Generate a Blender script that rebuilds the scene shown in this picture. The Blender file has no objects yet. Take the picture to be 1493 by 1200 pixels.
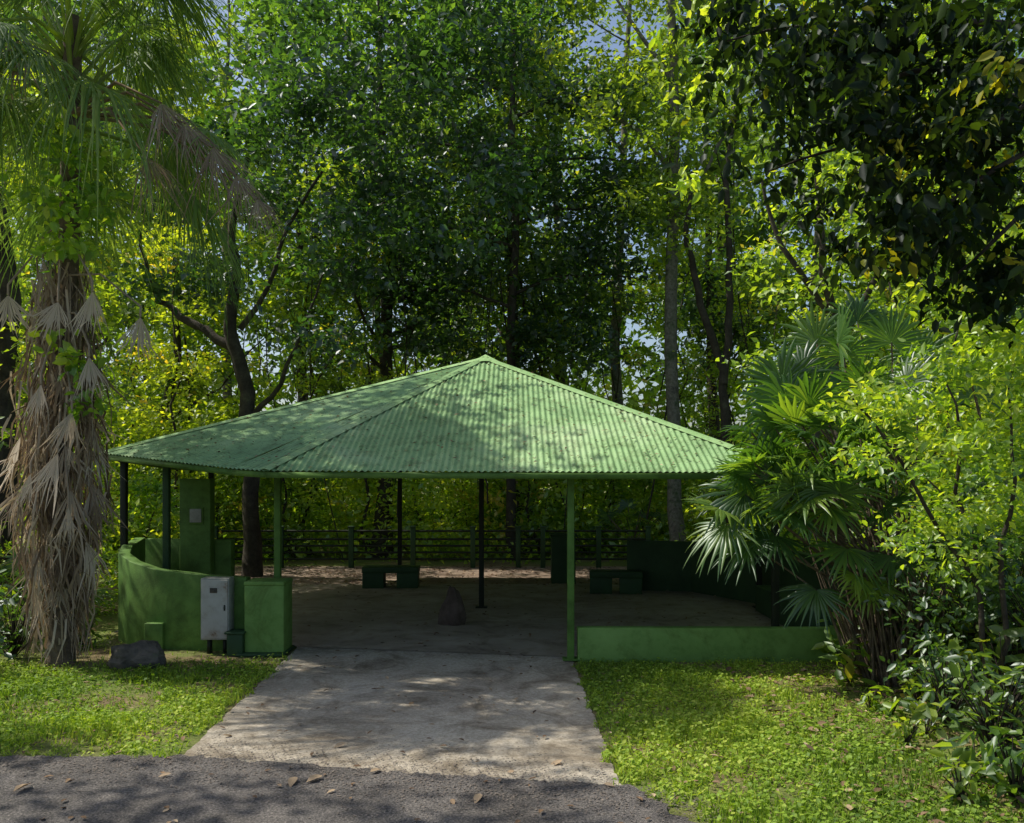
import bpy, math, random
import numpy as np
from mathutils import Vector
random.seed(7)
scene=bpy.context.scene
COL=scene.collection
EYE=2.3; FP=1244.0
def PX(px,py,d):
    return np.array([(px-746.5)/FP*d, d, EYE+(690-py)/FP*d])

# ---------------------------------------------------------------- materials
def newmat(name):
    m=bpy.data.materials.new(name); m.use_nodes=True
    nt=m.node_tree
    for n in list(nt.nodes): nt.nodes.remove(n)
    out=nt.nodes.new('ShaderNodeOutputMaterial')
    return m,nt,out
def N(nt,t,**kw):
    n=nt.nodes.new(t)
    for k,v in kw.items(): setattr(n,k,v)
    return n
def ramp(nt,fac,stops):
    r=N(nt,'ShaderNodeValToRGB')
    els=r.color_ramp.elements
    while len(els)<len(stops): els.new(0.5)
    for e,(p,c) in zip(els,stops):
        e.position=p; e.color=(c[0],c[1],c[2],1)
    nt.links.new(fac,r.inputs['Fac'])
    return r.outputs['Color']
def noise(nt,scale,detail=4,rough=0.6,vec=None,dist=0.0):
    n=N(nt,'ShaderNodeTexNoise')
    n.inputs['Scale'].default_value=scale; n.inputs['Detail'].default_value=detail
    n.inputs['Roughness'].default_value=rough; n.inputs['Distortion'].default_value=dist
    if vec is not None: nt.links.new(vec,n.inputs['Vector'])
    return n.outputs['Fac']
def mixc(nt,fac,a,b,mode='MIX'):
    m=N(nt,'ShaderNodeMix',data_type='RGBA',blend_type=mode)
    if isinstance(fac,float): m.inputs[0].default_value=fac
    else: nt.links.new(fac,m.inputs[0])
    for i,x in ((6,a),(7,b)):
        if isinstance(x,tuple): m.inputs[i].default_value=(x[0],x[1],x[2],1)
        else: nt.links.new(x,m.inputs[i])
    return m.outputs[2]
def leafmat(name,stops,trans=(1.5,1.6,0.5),tf=0.4,rough=0.45,spec=0.05):
    m,nt,out=newmat(name)
    a=N(nt,'ShaderNodeAttribute',attribute_name='tint')
    col=ramp(nt,a.outputs['Fac'],stops)
    oi=N(nt,'ShaderNodeObjectInfo')
    hs=N(nt,'ShaderNodeHueSaturation')
    mr=N(nt,'ShaderNodeMapRange'); mr.inputs[3].default_value=0.48; mr.inputs[4].default_value=0.525
    nt.links.new(oi.outputs['Random'],mr.inputs[0]); nt.links.new(mr.outputs[0],hs.inputs['Hue'])
    mr2=N(nt,'ShaderNodeMapRange'); mr2.inputs[3].default_value=1.4; mr2.inputs[4].default_value=0.8
    nt.links.new(oi.outputs['Random'],mr2.inputs[0]); nt.links.new(mr2.outputs[0],hs.inputs['Value'])
    nt.links.new(col,hs.inputs['Color']); col=hs.outputs[0]
    p=N(nt,'ShaderNodeBsdfDiffuse'); nt.links.new(col,p.inputs['Color'])
    t=N(nt,'ShaderNodeBsdfTranslucent')
    tc=mixc(nt,1.0,col,trans,'MULTIPLY'); nt.links.new(tc,t.inputs['Color'])
    mx=N(nt,'ShaderNodeMixShader'); mx.inputs[0].default_value=tf
    nt.links.new(p.outputs[0],mx.inputs[1]); nt.links.new(t.outputs[0],mx.inputs[2])
    g=N(nt,'ShaderNodeBsdfGlossy'); g.inputs['Roughness'].default_value=rough; g.inputs['Color'].default_value=(.9,.95,1,1)
    m2=N(nt,'ShaderNodeMixShader'); m2.inputs[0].default_value=spec
    nt.links.new(mx.outputs[0],m2.inputs[1]); nt.links.new(g.outputs[0],m2.inputs[2])
    nt.links.new(m2.outputs[0],out.inputs[0])
    return m
def surf(name,stops,scale=3,detail=6,rough=0.85,bump=0.3,bscale=30,spec=0.3,stops2=None,scale2=20,fac2=0.5,metal=0,coord='Object',stops3=None,scale3=1.5):
    m,nt,out=newmat(name)
    tc=N(nt,'ShaderNodeTexCoord').outputs[coord]
    col=ramp(nt,noise(nt,scale,detail,0.65,tc),stops)
    if stops2:
        c2=ramp(nt,noise(nt,scale2,5,0.7,tc),stops2)
        col=mixc(nt,fac2,col,c2,'MULTIPLY')
    if stops3:
        col=mixc(nt,.8,col,ramp(nt,noise(nt,scale3,7,0.72,tc,1.2),stops3),'MULTIPLY')
    p=N(nt,'ShaderNodeBsdfPrincipled'); p.inputs['Roughness'].default_value=rough
    p.inputs['Specular IOR Level'].default_value=spec; p.inputs['Metallic'].default_value=metal
    nt.links.new(col,p.inputs['Base Color'])
    if bump:
        b=N(nt,'ShaderNodeBump'); b.inputs['Strength'].default_value=bump; b.inputs['Distance'].default_value=0.02
        nt.links.new(noise(nt,bscale,6,0.7,tc),b.inputs['Height']); nt.links.new(b.outputs[0],p.inputs['Normal'])
    nt.links.new(p.outputs[0],out.inputs[0])
    return m
M={}
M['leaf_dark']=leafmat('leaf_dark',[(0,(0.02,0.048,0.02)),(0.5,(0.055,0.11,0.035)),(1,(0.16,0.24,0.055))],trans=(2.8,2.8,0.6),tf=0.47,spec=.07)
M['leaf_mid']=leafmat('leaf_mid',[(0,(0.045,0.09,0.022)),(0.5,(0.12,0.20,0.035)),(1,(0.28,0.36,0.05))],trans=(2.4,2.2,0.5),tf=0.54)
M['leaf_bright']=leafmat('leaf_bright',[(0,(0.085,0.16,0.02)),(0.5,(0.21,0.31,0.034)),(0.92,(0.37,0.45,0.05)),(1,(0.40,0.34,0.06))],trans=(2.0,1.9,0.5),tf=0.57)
M['leaf_lime']=leafmat('leaf_lime',[(0,(0.10,0.20,0.025)),(0.5,(0.25,0.39,0.035)),(1,(0.44,0.52,0.07))],trans=(1.8,1.7,0.45),tf=0.57,spec=.06)  # brighter leaf colour standing in for sunlight on shrubs and small trees
M['leaf_big']=leafmat('leaf_big',[(0,(0.01,0.02,0.008)),(0.62,(0.016,0.034,0.011)),(0.8,(0.05,0.08,0.015)),(1,(0.30,0.28,0.03))],trans=(3.0,2.6,0.5),tf=0.42,spec=.015)  # near-black stops paint a backlit silhouette, the yellow end its glowing leaves
M['palm_live']=leafmat('palm_live',[(0,(0.045,0.095,0.03)),(0.6,(0.105,0.175,0.055)),(1,(0.22,0.28,0.08))],trans=(1.8,1.9,0.6),tf=0.47,rough=0.5,spec=.03)
M['palm_dead']=leafmat('palm_dead',[(0,(0.09,0.06,0.04)),(0.5,(0.30,0.22,0.155)),(1,(0.60,0.51,0.41))],trans=(1.0,0.9,0.7),tf=0.3,rough=0.8,spec=0.01)
M['fan_palm']=leafmat('fan_palm',[(0,(0.03,0.07,0.02)),(0.6,(0.085,0.165,0.035)),(1,(0.25,0.33,0.055))],trans=(2.1,2.1,0.5),tf=0.48,rough=0.4,spec=0.05)
M['grass']=leafmat('grass',[(0,(0.10,0.17,0.022)),(0.5,(0.29,0.41,0.04)),(1,(0.52,0.56,0.09))],trans=(1.3,1.35,0.5),tf=0.4,rough=0.6,spec=.02)
M['litter']=leafmat('litter',[(0,(0.06,0.035,0.02)),(0.5,(0.20,0.13,0.075)),(1,(0.45,0.35,0.23))],trans=(1,0.8,0.5),tf=0.1,rough=0.8,spec=0.02)
M['grit']=surf('grit',[(0.3,(0.07,0.06,0.055)),(0.7,(0.24,0.20,0.17))],scale=40,bump=0)
M['bark']=surf('bark',[(0.3,(0.025,0.02,0.015)),(0.6,(0.07,0.058,0.045)),(0.75,(0.12,0.12,0.07))],scale=4,bump=0.9,bscale=14,stops2=[(0.35,(0.4,0.4,0.35)),(0.6,(1,1,1))],scale2=25)
M['bark_pale']=surf('bark_pale',[(0.3,(0.09,0.085,0.07)),(0.5,(0.24,0.22,0.19)),(0.65,(0.09,0.12,0.06))],scale=3,bump=0.7,bscale=14,stops2=[(0.35,(0.35,0.35,0.3)),(0.6,(1,1,1))],scale2=14,fac2=.8)
M['bark_palm']=surf('bark_palm',[(0.3,(0.06,0.045,0.035)),(0.7,(0.22,0.17,0.12))],scale=9,bump=1,bscale=30)
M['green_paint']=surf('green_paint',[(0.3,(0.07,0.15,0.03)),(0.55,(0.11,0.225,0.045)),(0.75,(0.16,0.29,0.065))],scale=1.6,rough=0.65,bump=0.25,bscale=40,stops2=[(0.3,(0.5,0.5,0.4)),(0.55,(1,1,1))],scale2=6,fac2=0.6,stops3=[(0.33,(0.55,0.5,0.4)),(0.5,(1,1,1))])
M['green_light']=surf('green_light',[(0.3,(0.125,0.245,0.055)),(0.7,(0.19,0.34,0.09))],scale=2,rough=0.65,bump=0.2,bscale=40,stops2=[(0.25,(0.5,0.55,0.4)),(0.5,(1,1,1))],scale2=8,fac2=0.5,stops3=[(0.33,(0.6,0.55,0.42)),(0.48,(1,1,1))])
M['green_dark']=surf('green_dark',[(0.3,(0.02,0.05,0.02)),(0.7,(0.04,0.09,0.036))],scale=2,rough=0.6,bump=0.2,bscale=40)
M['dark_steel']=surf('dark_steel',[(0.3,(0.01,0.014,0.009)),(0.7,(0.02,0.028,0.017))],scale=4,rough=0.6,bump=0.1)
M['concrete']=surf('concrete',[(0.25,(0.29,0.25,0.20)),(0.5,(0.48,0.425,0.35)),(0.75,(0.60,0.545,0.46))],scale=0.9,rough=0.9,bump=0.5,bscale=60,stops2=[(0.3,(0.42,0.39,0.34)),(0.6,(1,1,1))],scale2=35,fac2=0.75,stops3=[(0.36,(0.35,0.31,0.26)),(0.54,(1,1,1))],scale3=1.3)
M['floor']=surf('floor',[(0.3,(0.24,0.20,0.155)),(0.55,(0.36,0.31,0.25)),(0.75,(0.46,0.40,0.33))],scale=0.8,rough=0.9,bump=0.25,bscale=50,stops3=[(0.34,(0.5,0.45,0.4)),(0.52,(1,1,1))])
M['asphalt']=surf('asphalt',[(0.25,(0.085,0.08,0.08)),(0.5,(0.14,0.132,0.13)),(0.8,(0.21,0.195,0.185))],scale=1.2,rough=0.9,bump=0.9,bscale=90,stops2=[(0.35,(0.35,0.35,0.35)),(0.5,(0.9,0.9,0.9)),(0.66,(2.1,2.0,1.95))],scale2=55,fac2=0.9,stops3=[(0.34,(0.6,0.58,0.55)),(0.55,(1.1,1.08,1.05))],scale3=1.0)
M['soil']=surf('soil',[(0.3,(0.09,0.065,0.036)),(0.42,(0.20,0.155,0.085)),(0.52,(0.15,0.17,0.05)),(0.7,(0.13,0.20,0.035))],scale=0.9,rough=0.95,bump=1.0,bscale=22,stops2=[(0.3,(0.4,0.38,0.35)),(0.6,(1.2,1.2,1.1))],scale2=28,fac2=0.7)
M['red_earth']=surf('red_earth',[(0.3,(0.15,0.10,0.075)),(0.6,(0.30,0.23,0.18)),(0.8,(0.4,0.34,0.28))],scale=2,rough=0.95,bump=0.7,bscale=25)
M['rock']=surf('rock',[(0.3,(0.04,0.04,0.034)),(0.6,(0.14,0.12,0.10)),(0.8,(0.09,0.13,0.045))],scale=5,rough=0.9,bump=0.8,bscale=20)
M['stone_dark']=surf('stone_dark',[(0.3,(0.06,0.045,0.035)),(0.7,(0.13,0.10,0.08))],scale=5,rough=0.95,bump=0.8,bscale=20)
M['panel']=surf('panel',[(0.30,(0.20,0.13,0.08)),(0.38,(0.36,0.33,0.28)),(0.5,(0.43,0.42,0.38)),(0.8,(0.50,0.50,0.47))],scale=5,rough=0.6,bump=0.1,metal=0.0)
M['plate']=surf('plate',[(0.3,(0.24,0.25,0.22)),(0.7,(0.36,0.37,0.34))],scale=14,rough=0.5,bump=0.05)
def roofmat():
    m,nt,out=newmat('roof_paint')
    tc=N(nt,'ShaderNodeTexCoord').outputs['Object']
    c=ramp(nt,noise(nt,0.7,5,0.6,tc),[(0.3,(0.17,0.31,0.13)),(0.5,(0.26,0.43,0.19)),(0.7,(0.40,0.54,0.30))])
    d=ramp(nt,noise(nt,5,7,0.75,tc),[(0.34,(0.42,0.41,0.32)),(0.52,(1,1,1))])
    c=mixc(nt,0.8,c,d,'MULTIPLY')
    s=ramp(nt,noise(nt,34,3,0.6,tc),[(0.32,(0.2,0.17,0.12)),(0.38,(1,1,1))])
    c=mixc(nt,0.85,c,s,'MULTIPLY')
    p=N(nt,'ShaderNodeBsdfPrincipled'); p.inputs['Roughness'].default_value=0.5; p.inputs['Specular IOR Level'].default_value=0.35
    nt.links.new(c,p.inputs['Base Color']); nt.links.new(p.outputs[0],out.inputs[0]); return m
M['roof']=roofmat()
M['cap']=surf('ridge_paint',[(0.3,(0.24,0.42,0.16)),(0.7,(0.38,0.57,0.27))],scale=2,rough=0.5,bump=0.1,stops2=[(0.3,(0.5,0.5,0.4)),(0.5,(1,1,1))],scale2=18,fac2=0.6)

# ---------------------------------------------------------------- mesh helpers
def np_mesh(name,V,Fs,tint=None,smooth=False):
    V=np.asarray(V,dtype=np.float32)
    me=bpy.data.meshes.new(name)
    me.vertices.add(len(V)); me.vertices.foreach_set('co',V.ravel())
    Fs=[np.asarray(f,dtype=np.int32) for f in Fs if len(f)]
    loops=np.concatenate([f.ravel() for f in Fs])
    starts=[];tot=0
    for f in Fs:
        starts.append(tot+np.arange(len(f),dtype=np.int32)*f.shape[1]); tot+=f.size
    starts=np.concatenate(starts).astype(np.int32)
    me.loops.add(len(loops)); me.loops.foreach_set('vertex_index',loops)
    me.polygons.add(len(starts)); me.polygons.foreach_set('loop_start',starts)
    if tint is not None:
        a=me.attributes.new('tint','FLOAT','POINT'); a.data.foreach_set('value',np.asarray(tint,dtype=np.float32))
    if smooth: me.polygons.foreach_set('use_smooth',np.ones(len(starts),dtype=bool))
    me.update(calc_edges=True)
    return me
class Acc:
    def __init__(s): s.V=[];s.F={3:[],4:[]};s.T=[];s.n=0
    def add(s,V,F,t=0.5):
        V=np.asarray(V,dtype=float).reshape(-1,3)
        F=np.asarray(F,dtype=int)
        s.V.append(V); s.F[F.shape[1]].append(F+s.n); s.n+=len(V)
        s.T.append(np.full(len(V),t) if np.isscalar(t) else np.asarray(t))
    def mesh(s,name,off=(0,0,0),smooth=False):
        V=np.concatenate(s.V)-np.array(off)
        Fs=[np.concatenate(s.F[k]) for k in (3,4) if s.F[k]]
        return np_mesh(name,V,Fs,np.concatenate(s.T),smooth)
def top(name,loc,label,category,group=None,kind=None,me=None,mat=None):
    o=bpy.data.objects.new(name,me); COL.objects.link(o); o.location=loc
    if kind: o['kind']=kind
    o['label']=label; o['category']=category
    if group: o['group']=group
    if mat: me.materials.append(mat)
    return o
def part(parent,name,me,mat,label=None,bevel=0):
    if not me.materials: me.materials.append(mat)
    o=bpy.data.objects.new(name,me); COL.objects.link(o); o.parent=parent
    if label: o['label']=label
    if bevel:
        b=o.modifiers.new('bevel','BEVEL'); b.width=bevel; b.segments=2; b.limit_method='ANGLE'
    return o
def copy_thing(o,loc,rotz,sc):
    c=o.copy(); COL.objects.link(c); c.location=loc; c.rotation_euler=(0,0,rotz); c.scale=sc
    for ch in list(o.children):
        k=ch.copy(); k.parent=c; COL.objects.link(k)
    return c
def tube(acc,path,radii,n=8,t=0.5):
    path=np.asarray(path,dtype=float); k=len(path)
    if np.isscalar(radii): radii=[radii]*k
    V=[]
    for i in range(k):
        tg=path[min(i+1,k-1)]-path[max(i-1,0)]; tg/= (np.linalg.norm(tg)+1e-9)
        ref=np.array([1,0,0]) if abs(tg[0])<0.8 else np.array([0,1,0])
        a=np.cross(tg,ref); a/=np.linalg.norm(a); b=np.cross(tg,a)
        an=np.arange(n)*2*math.pi/n
        V.append(path[i]+radii[i]*(np.cos(an)[:,None]*a+np.sin(an)[:,None]*b))
    V=np.concatenate(V)
    F=[]
    for i in range(k-1):
        for j in range(n):
            j2=(j+1)%n
            F.append((i*n+j,i*n+j2,(i+1)*n+j2,(i+1)*n+j))
    acc.add(V,F,t)
def box(acc,c,s,t=0.5,rz=0.0,taper=1.0):
    x,y,z=s[0]/2,s[1]/2,s[2]/2
    V=np.array([(-x,-y,-z),(x,-y,-z),(x,y,-z),(-x,y,-z),(-x*taper,-y*taper,z),(x*taper,-y*taper,z),(x*taper,y*taper,z),(-x*taper,y*taper,z)])
    cr,sr=math.cos(rz),math.sin(rz)
    V=V@np.array([[cr,sr,0],[-sr,cr,0],[0,0,1]])+np.array(c)
    acc.add(V,[(0,3,2,1),(4,5,6,7),(0,1,5,4),(1,2,6,5),(2,3,7,6),(3,0,4,7)],t)
def beam(acc,p0,p1,w,h):
    p0=np.array(p0,float);p1=np.array(p1,float)
    d=(p1-p0)/np.linalg.norm(p1-p0); s=np.cross(d,[0,0,1]); s/=np.linalg.norm(s); u=np.cross(s,d)
    V=[]
    for p in (p0,p1):
        for a,b in ((-1,-1),(1,-1),(1,1),(-1,1)): V.append(p+s*w/2*a+u*h/2*b)
    acc.add(V,[(0,1,2,3),(7,6,5,4),(0,4,5,1),(1,5,6,2),(2,6,7,3),(3,7,4,0)])
def wallpath(acc,pts,th):
    P=np.array([(p[0],p[1]) for p in pts],float); n=len(P); V=[]
    for i in range(n):
        d=P[min(i+1,n-1)]-P[max(i-1,0)]; d/=np.linalg.norm(d); nn=np.array([-d[1],d[0]])
        for sgn in (-1,1):
            q=P[i]+nn*th/2*sgn
            V.append((q[0],q[1],-0.05)); V.append((q[0],q[1],pts[i][2]))
    F=[]
    for i in range(n-1):
        a=i*4;b=a+4
        F+= [(a,b,b+1,a+1),(a+3,b+3,b+2,a+2),(a+1,b+1,b+3,a+3),(a,a+2,b+2,b)]
    F+=[(0,1,3,2),((n-1)*4,(n-1)*4+2,(n-1)*4+3,(n-1)*4+1)]
    acc.add(V,F)

def norm(a): return a/(np.linalg.norm(a,axis=-1,keepdims=True)+1e-9)
def leaves(acc,C,L,rng,up=0.8,droop=0.25,wr=0.5,six=False,tint=None):
    n=len(C); L=np.broadcast_to(L,(n,)).astype(float)*rng.uniform(0.6,1.35,n)
    nn=norm(rng.normal(size=(n,3))*0.6+np.array([0,0,up]))
    d=rng.normal(size=(n,3)); d[:,2]-=droop; d=norm(d-nn*(d*nn).sum(1,keepdims=True)); d[:,2]-=droop*0.6; d=norm(d)
    s=norm(np.cross(nn,d)); nn=np.cross(d,s)
    Lc=L[:,None]; W=Lc*wr
    t=tint if tint is not None else np.clip(rng.normal(0.45,0.22,n),0,1)
    if not six:
        V=np.stack([C,C+d*Lc*.45-s*W*.5+nn*Lc*.09,C+d*Lc,C+d*Lc*.45+s*W*.5+nn*Lc*.09],1).reshape(-1,3)
        b=np.arange(n)[:,None]*4
        F=np.concatenate([b+np.array([[0,3,2]]),b+np.array([[0,2,1]])])
        acc.add(V,F,np.repeat(t,4))
    else:
        V=np.stack([C,C+d*Lc*.25-s*W*.42+nn*Lc*.05,C+d*Lc*.62-s*W*.42+nn*Lc*.04,C+d*Lc-nn*Lc*.12,C+d*Lc*.62+s*W*.42+nn*Lc*.04,C+d*Lc*.25+s*W*.42+nn*Lc*.05],1).reshape(-1,3)
        b=np.arange(n)[:,None]*6
        F=np.concatenate([b+np.array([[0,5,4,3]]),b+np.array([[0,3,2,1]])])
        acc.add(V,F,np.repeat(t,6))
def clumps(acc,CC,rad,per,L,rng,flat=0.55,tvar=0.15,tbase=0.45,**kw):
    Cs=[];T=[]
    for i,c in enumerate(CC):
        r=rad*rng.uniform(0.6,1.35); k=int(per*rng.uniform(0.6,1.3))
        p=rng.normal(size=(k,3))*np.array([r,r,r*flat])*0.55
        Cs.append(c+p)
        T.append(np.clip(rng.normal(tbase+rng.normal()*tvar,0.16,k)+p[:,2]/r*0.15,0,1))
    leaves(acc,np.concatenate(Cs),L,rng,tint=np.concatenate(T),**kw)

# ---------------------------------------------------------------- generic trees
def tree_meshes(seed,H,r0,z0,R,ncl,per,L,lean=0.6,clr=0.8,nlimb=16,leafmat='leaf_dark',bark='bark',prof='tall',tbase=0.45):
    rng=np.random.default_rng(seed)
    k=11; zs=np.linspace(-0.1,H*0.93,k)
    wob=np.cumsum(rng.normal(size=(k,2))*lean*0.25,axis=0); wob[0]=0
    path=np.c_[wob,zs]; rad=r0*(1-0.85*(np.linspace(0,1,k))**1.1); rad[0]*=1.5
    tr=Acc(); tube(tr,path,rad,9)
    CC=[]
    for i in range(ncl):
        u=rng.uniform(0,1); z=z0+(H-z0)*u
        pr=math.sin(math.pi*(0.12+0.83*u))**0.7 if prof=='tall' else math.sqrt(max(0.05,1-(u*1.0)**2))
        a=rng.uniform(0,2*math.pi)
        rr=R*pr*rng.uniform(0.1,1)**0.55*(0.75+0.35*math.sin(a*2+seed)+0.2*math.sin(u*17+a))
        bx=np.interp(min(z,zs[-1]),zs,path[:,0]);by=np.interp(min(z,zs[-1]),zs,path[:,1])
        CC.append(np.array([bx+rr*math.cos(a),by+rr*math.sin(a),z]))
    for c in CC[:nlimb]:
        zb=max(0.5,c[2]-np.hypot(c[0],c[1])*rng.uniform(.4,.9)); zb=min(zb,zs[-2])
        b=np.array([np.interp(zb,zs,path[:,0]),np.interp(zb,zs,path[:,1]),zb])
        m=(b+c)/2+np.array([0,0,-0.25])+rng.normal(size=3)*0.15
        rb=np.interp(zb,zs,rad)*0.45
        tube(tr,[b,b*.7+m*.3+rng.normal(size=3)*.06,m,(m+c)/2+rng.normal(size=3)*.1,c],[rb,rb*.8,rb*.6,rb*.4,rb*.15],5)
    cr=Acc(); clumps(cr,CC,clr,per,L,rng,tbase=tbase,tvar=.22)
    mt=tr.mesh('trunk',smooth=True); mt.materials.append(M[bark])
    mc=cr.mesh('crown'); mc.materials.append(M[leafmat])
    return mt,mc
KINDS={}
def proto(kind,**kw): KINDS[kind]=tree_meshes(**kw)
proto('tallA',seed=1,H=21,r0=.24,z0=6,R=4.3,ncl=80,per=120,L=.27,clr=.95)
proto('tallB',seed=2,H=22,r0=.2,z0=7,R=3.5,ncl=70,per=105,L=.2,leafmat='leaf_mid',bark='bark_pale')
proto('tallC',seed=3,H=16,r0=.17,z0=2.5,R=3.4,ncl=74,per=100,L=.25,clr=.85,leafmat='leaf_mid')
proto('slimA',seed=4,H=12,r0=.07,z0=1.5,R=2.0,ncl=54,per=75,L=.19,clr=.6,leafmat='leaf_mid',lean=1.0,nlimb=10)
proto('slimB',seed=5,H=9,r0=.05,z0=.8,R=2.1,ncl=50,per=75,L=.16,clr=.55,leafmat='leaf_bright',lean=.8,nlimb=10,tbase=.5)
proto('bushA',seed=6,H=3.2,r0=.05,z0=.2,R=1.5,ncl=42,per=60,L=.16,clr=.5,leafmat='leaf_bright',prof='dome',lean=.3)
proto('bushB',seed=8,H=2.4,r0=.04,z0=.1,R=1.6,ncl=38,per=60,L=.15,clr=.5,leafmat='leaf_lime',prof='dome',lean=.3,tbase=.55)
proto('canopy',seed=9,H=14,r0=.25,z0=8.2,R=4.0,ncl=50,per=125,L=.2,clr=.75,nlimb=20)  # sparse crowns added to throw dappled shade, mostly out of view
LAB={'tallA':('rainforest_tree','tall rainforest tree with a dense dark green crown','tree'),
'tallB':('rainforest_tree','tall pale-trunked rainforest tree with small mid green leaves','tree'),
'tallC':('rainforest_tree','rainforest tree leafed low down its trunk','tree'),
'canopy':('added_shade_tree','spreading tree added for dappled shade, with high airy canopy beside the drive','tree'),
'slimA':('slender_tree','slender leaning young tree with scattered green leaves','tree'),
'slimB':('slender_tree','thin young tree with sunlit yellow green leaves','tree'),
'bushA':('shrub','leafy green shrub growing on the forest floor','shrub'),
'bushB':('shrub','low yellow green shrub growing beside the forest edge','shrub')}
GRP={'tree':'rainforest trees around the shelter','shrub':'shrubs of the forest understory'}
first={}
def plant(kind,x,y,s=1.0,rz=None,sz=None,label=None):
    nm,lab,cat=LAB[kind]
    rz=random.uniform(0,6.28) if rz is None else rz
    sc=(s,s,sz if sz else s)
    if kind not in first:
        o=top(nm,(x,y,0),lab,cat,GRP[cat]); o.rotation_euler=(0,0,rz); o.scale=sc
        part(o,'trunk',KINDS[kind][0],None); part(o,'crown',KINDS[kind][1],None)
        first[kind]=o
    else: o=copy_thing(first[kind],(x,y,0),rz,sc)
    o['label']=label or lab
    return o

plant('tallA',-3.6,23.5,.95,0.4); plant('tallA',0.2,25.0,.95,2.0); plant('tallB',2.9,26,1.0,1.0)
plant('tallC',-9.5,24,.95,4.0); plant('tallB',8.2,24,.95,.2); plant('tallC',12,24,1.0)
plant('tallA',7.5,32,1.0); plant('tallB',-13.5,26,1.0); plant('tallA',15.5,25,.95)
plant('tallA',-2.5,34,1.15)
for (x,y,k,s) in [(-17,33,'tallA',1.1),(-21,36,'tallB',1.1),(18,31,'tallB',1.1),(23,34,'tallA',1.15),(-12,36,'tallB',1.2),(2,38,'tallA',1.2),(13,36,'tallC',1.3),(-18,41,'tallC',1.4),(-6,39,'tallC',1.35),(-9,36,'tallA',1.15),(10,40,'tallA',1.2)]:
    plant(k,x,y,s)
for i in range(22):
    x=-19+38*(i+random.random())/22; y=random.uniform(22.8,27) if i%3 else random.uniform(30,36)
    plant(random.choice(['slimA','slimB','slimB']),x,y,random.uniform(.8,1.3))
for i in range(48):
    x=-16+32*(i+random.random())/48; y=random.uniform(21.9,27)
    plant(random.choice(['bushA','bushB','bushB']),x,y,random.uniform(.8,1.4))
for (x,y,k,s) in [(-8.5,14.5,'slimB',.85),(-10.5,16.5,'slimB',1.2),(-9.3,18.5,'slimA',1.0),(-11.8,20,'slimB',1.3),(-8,20.5,'slimB',.95),(-7.6,17.5,'bushB',.9),(-8.0,15.8,'bushB',.9),(-9.5,14.2,'bushA',.8),(-6.9,13.6,'bushB',.55),(-10.5,13.0,'slimB',.9),(-7.6,12.2,'bushA',.6),(-8.4,11.6,'bushB',.6),
    (7.5,16.5,'slimB',1.0),(9,18,'slimB',1.2),(6.8,13.5,'slimB',.75),(8.6,14.5,'bushA',1.2),(7.3,12,'bushA',1.1),(10,20,'slimA',1.2),(6.6,18.5,'bushB',1.1),(5.6,20.5,'bushB',1.0),(8.3,11.5,'slimB',.7),(9.8,13,'bushA',1.3),(5.9,12.2,'bushB',.9),(11.5,17,'slimB',1.3)]:
    plant(k,x,y,s)
plant('canopy',-11.8,7.0,.95,1.3)
plant('canopy',-8.4,6.0,.92,3.2)
plant('canopy',-7.0,3.4,.95,1.2)
plant('canopy',-8.4,14.2,1.0,2.2)

def custom_tree(name,label,paths,CC,clr,per,L,lm,bark,sides=10,tbase=.45,six=False,wr=.5,droop=.25,seed=11,tvar=.15):
    rng=np.random.default_rng(seed)
    base=np.array(paths[0][0][0],float).copy(); base[2]=0
    o=top(name,tuple(base),label,'tree',GRP['tree'])
    tr=Acc()
    for p,r in paths:
        p=np.array(p,float)
        q=[];rr=[]
        for i in range(len(p)-1):
            for t in (0,.33,.66):
                q.append(p[i]*(1-t)+p[i+1]*t+(rng.normal(size=3)*0.03 if t else 0)); rr.append(r[i]*(1-t)+r[i+1]*t)
        q.append(p[-1]);rr.append(r[-1])
        tube(tr,q,rr,sides)
    part(o,'trunk',tr.mesh('trunk',base,True),M[bark])
    cr=Acc(); clumps(cr,CC,clr,per,L,rng,tbase=tbase,six=six,wr=wr,droop=droop,tvar=tvar)
    part(o,'crown',cr.mesh('crown',base),M[lm])
    return o
rg=np.random.default_rng(21)
d=19.0
fk=[([PX(368,870,d),PX(366,760,d),PX(368,640,d),PX(352,540,d),PX(335,480,d),PX(345,400,d),PX(338,330,d),PX(360,230,d)],[.24,.18,.17,.16,.14,.11,.08,.05]),
    ([PX(345,515,d),PX(300,480,d+.2),PX(262,462,d+.4),PX(232,440,d+.5),PX(215,395,d+.5),PX(205,340,d+.5)],[.12,.10,.09,.07,.05,.03]),
    ([PX(366,610,d),PX(410,560,d-.3),PX(440,480,d-.6),PX(470,400,d-.6)],[.07,.05,.03,.02]),
    ([PX(350,480,d),PX(390,420,d),PX(420,330,d),PX(470,250,d)],[.07,.05,.04,.03])]
fk[0][0][0][2]=-.05
CC=[PX(rg.uniform(390,760),rg.uniform(-60,360),d+rg.uniform(-1.5,1.5)) for _ in range(80)]+[PX(rg.uniform(180,560),rg.uniform(60,520),d+rg.uniform(-1.8,.8)) for _ in range(40)]
custom_tree('forked_tree','forked rainforest tree with a crooked side limb, leaf colour darkened as shade',fk,CC,.72,130,.2,'leaf_dark','bark',tbase=.25,seed=12,tvar=.22)  # low leaf tint puts deep shadow into the crown colour
d=21.5
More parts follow.
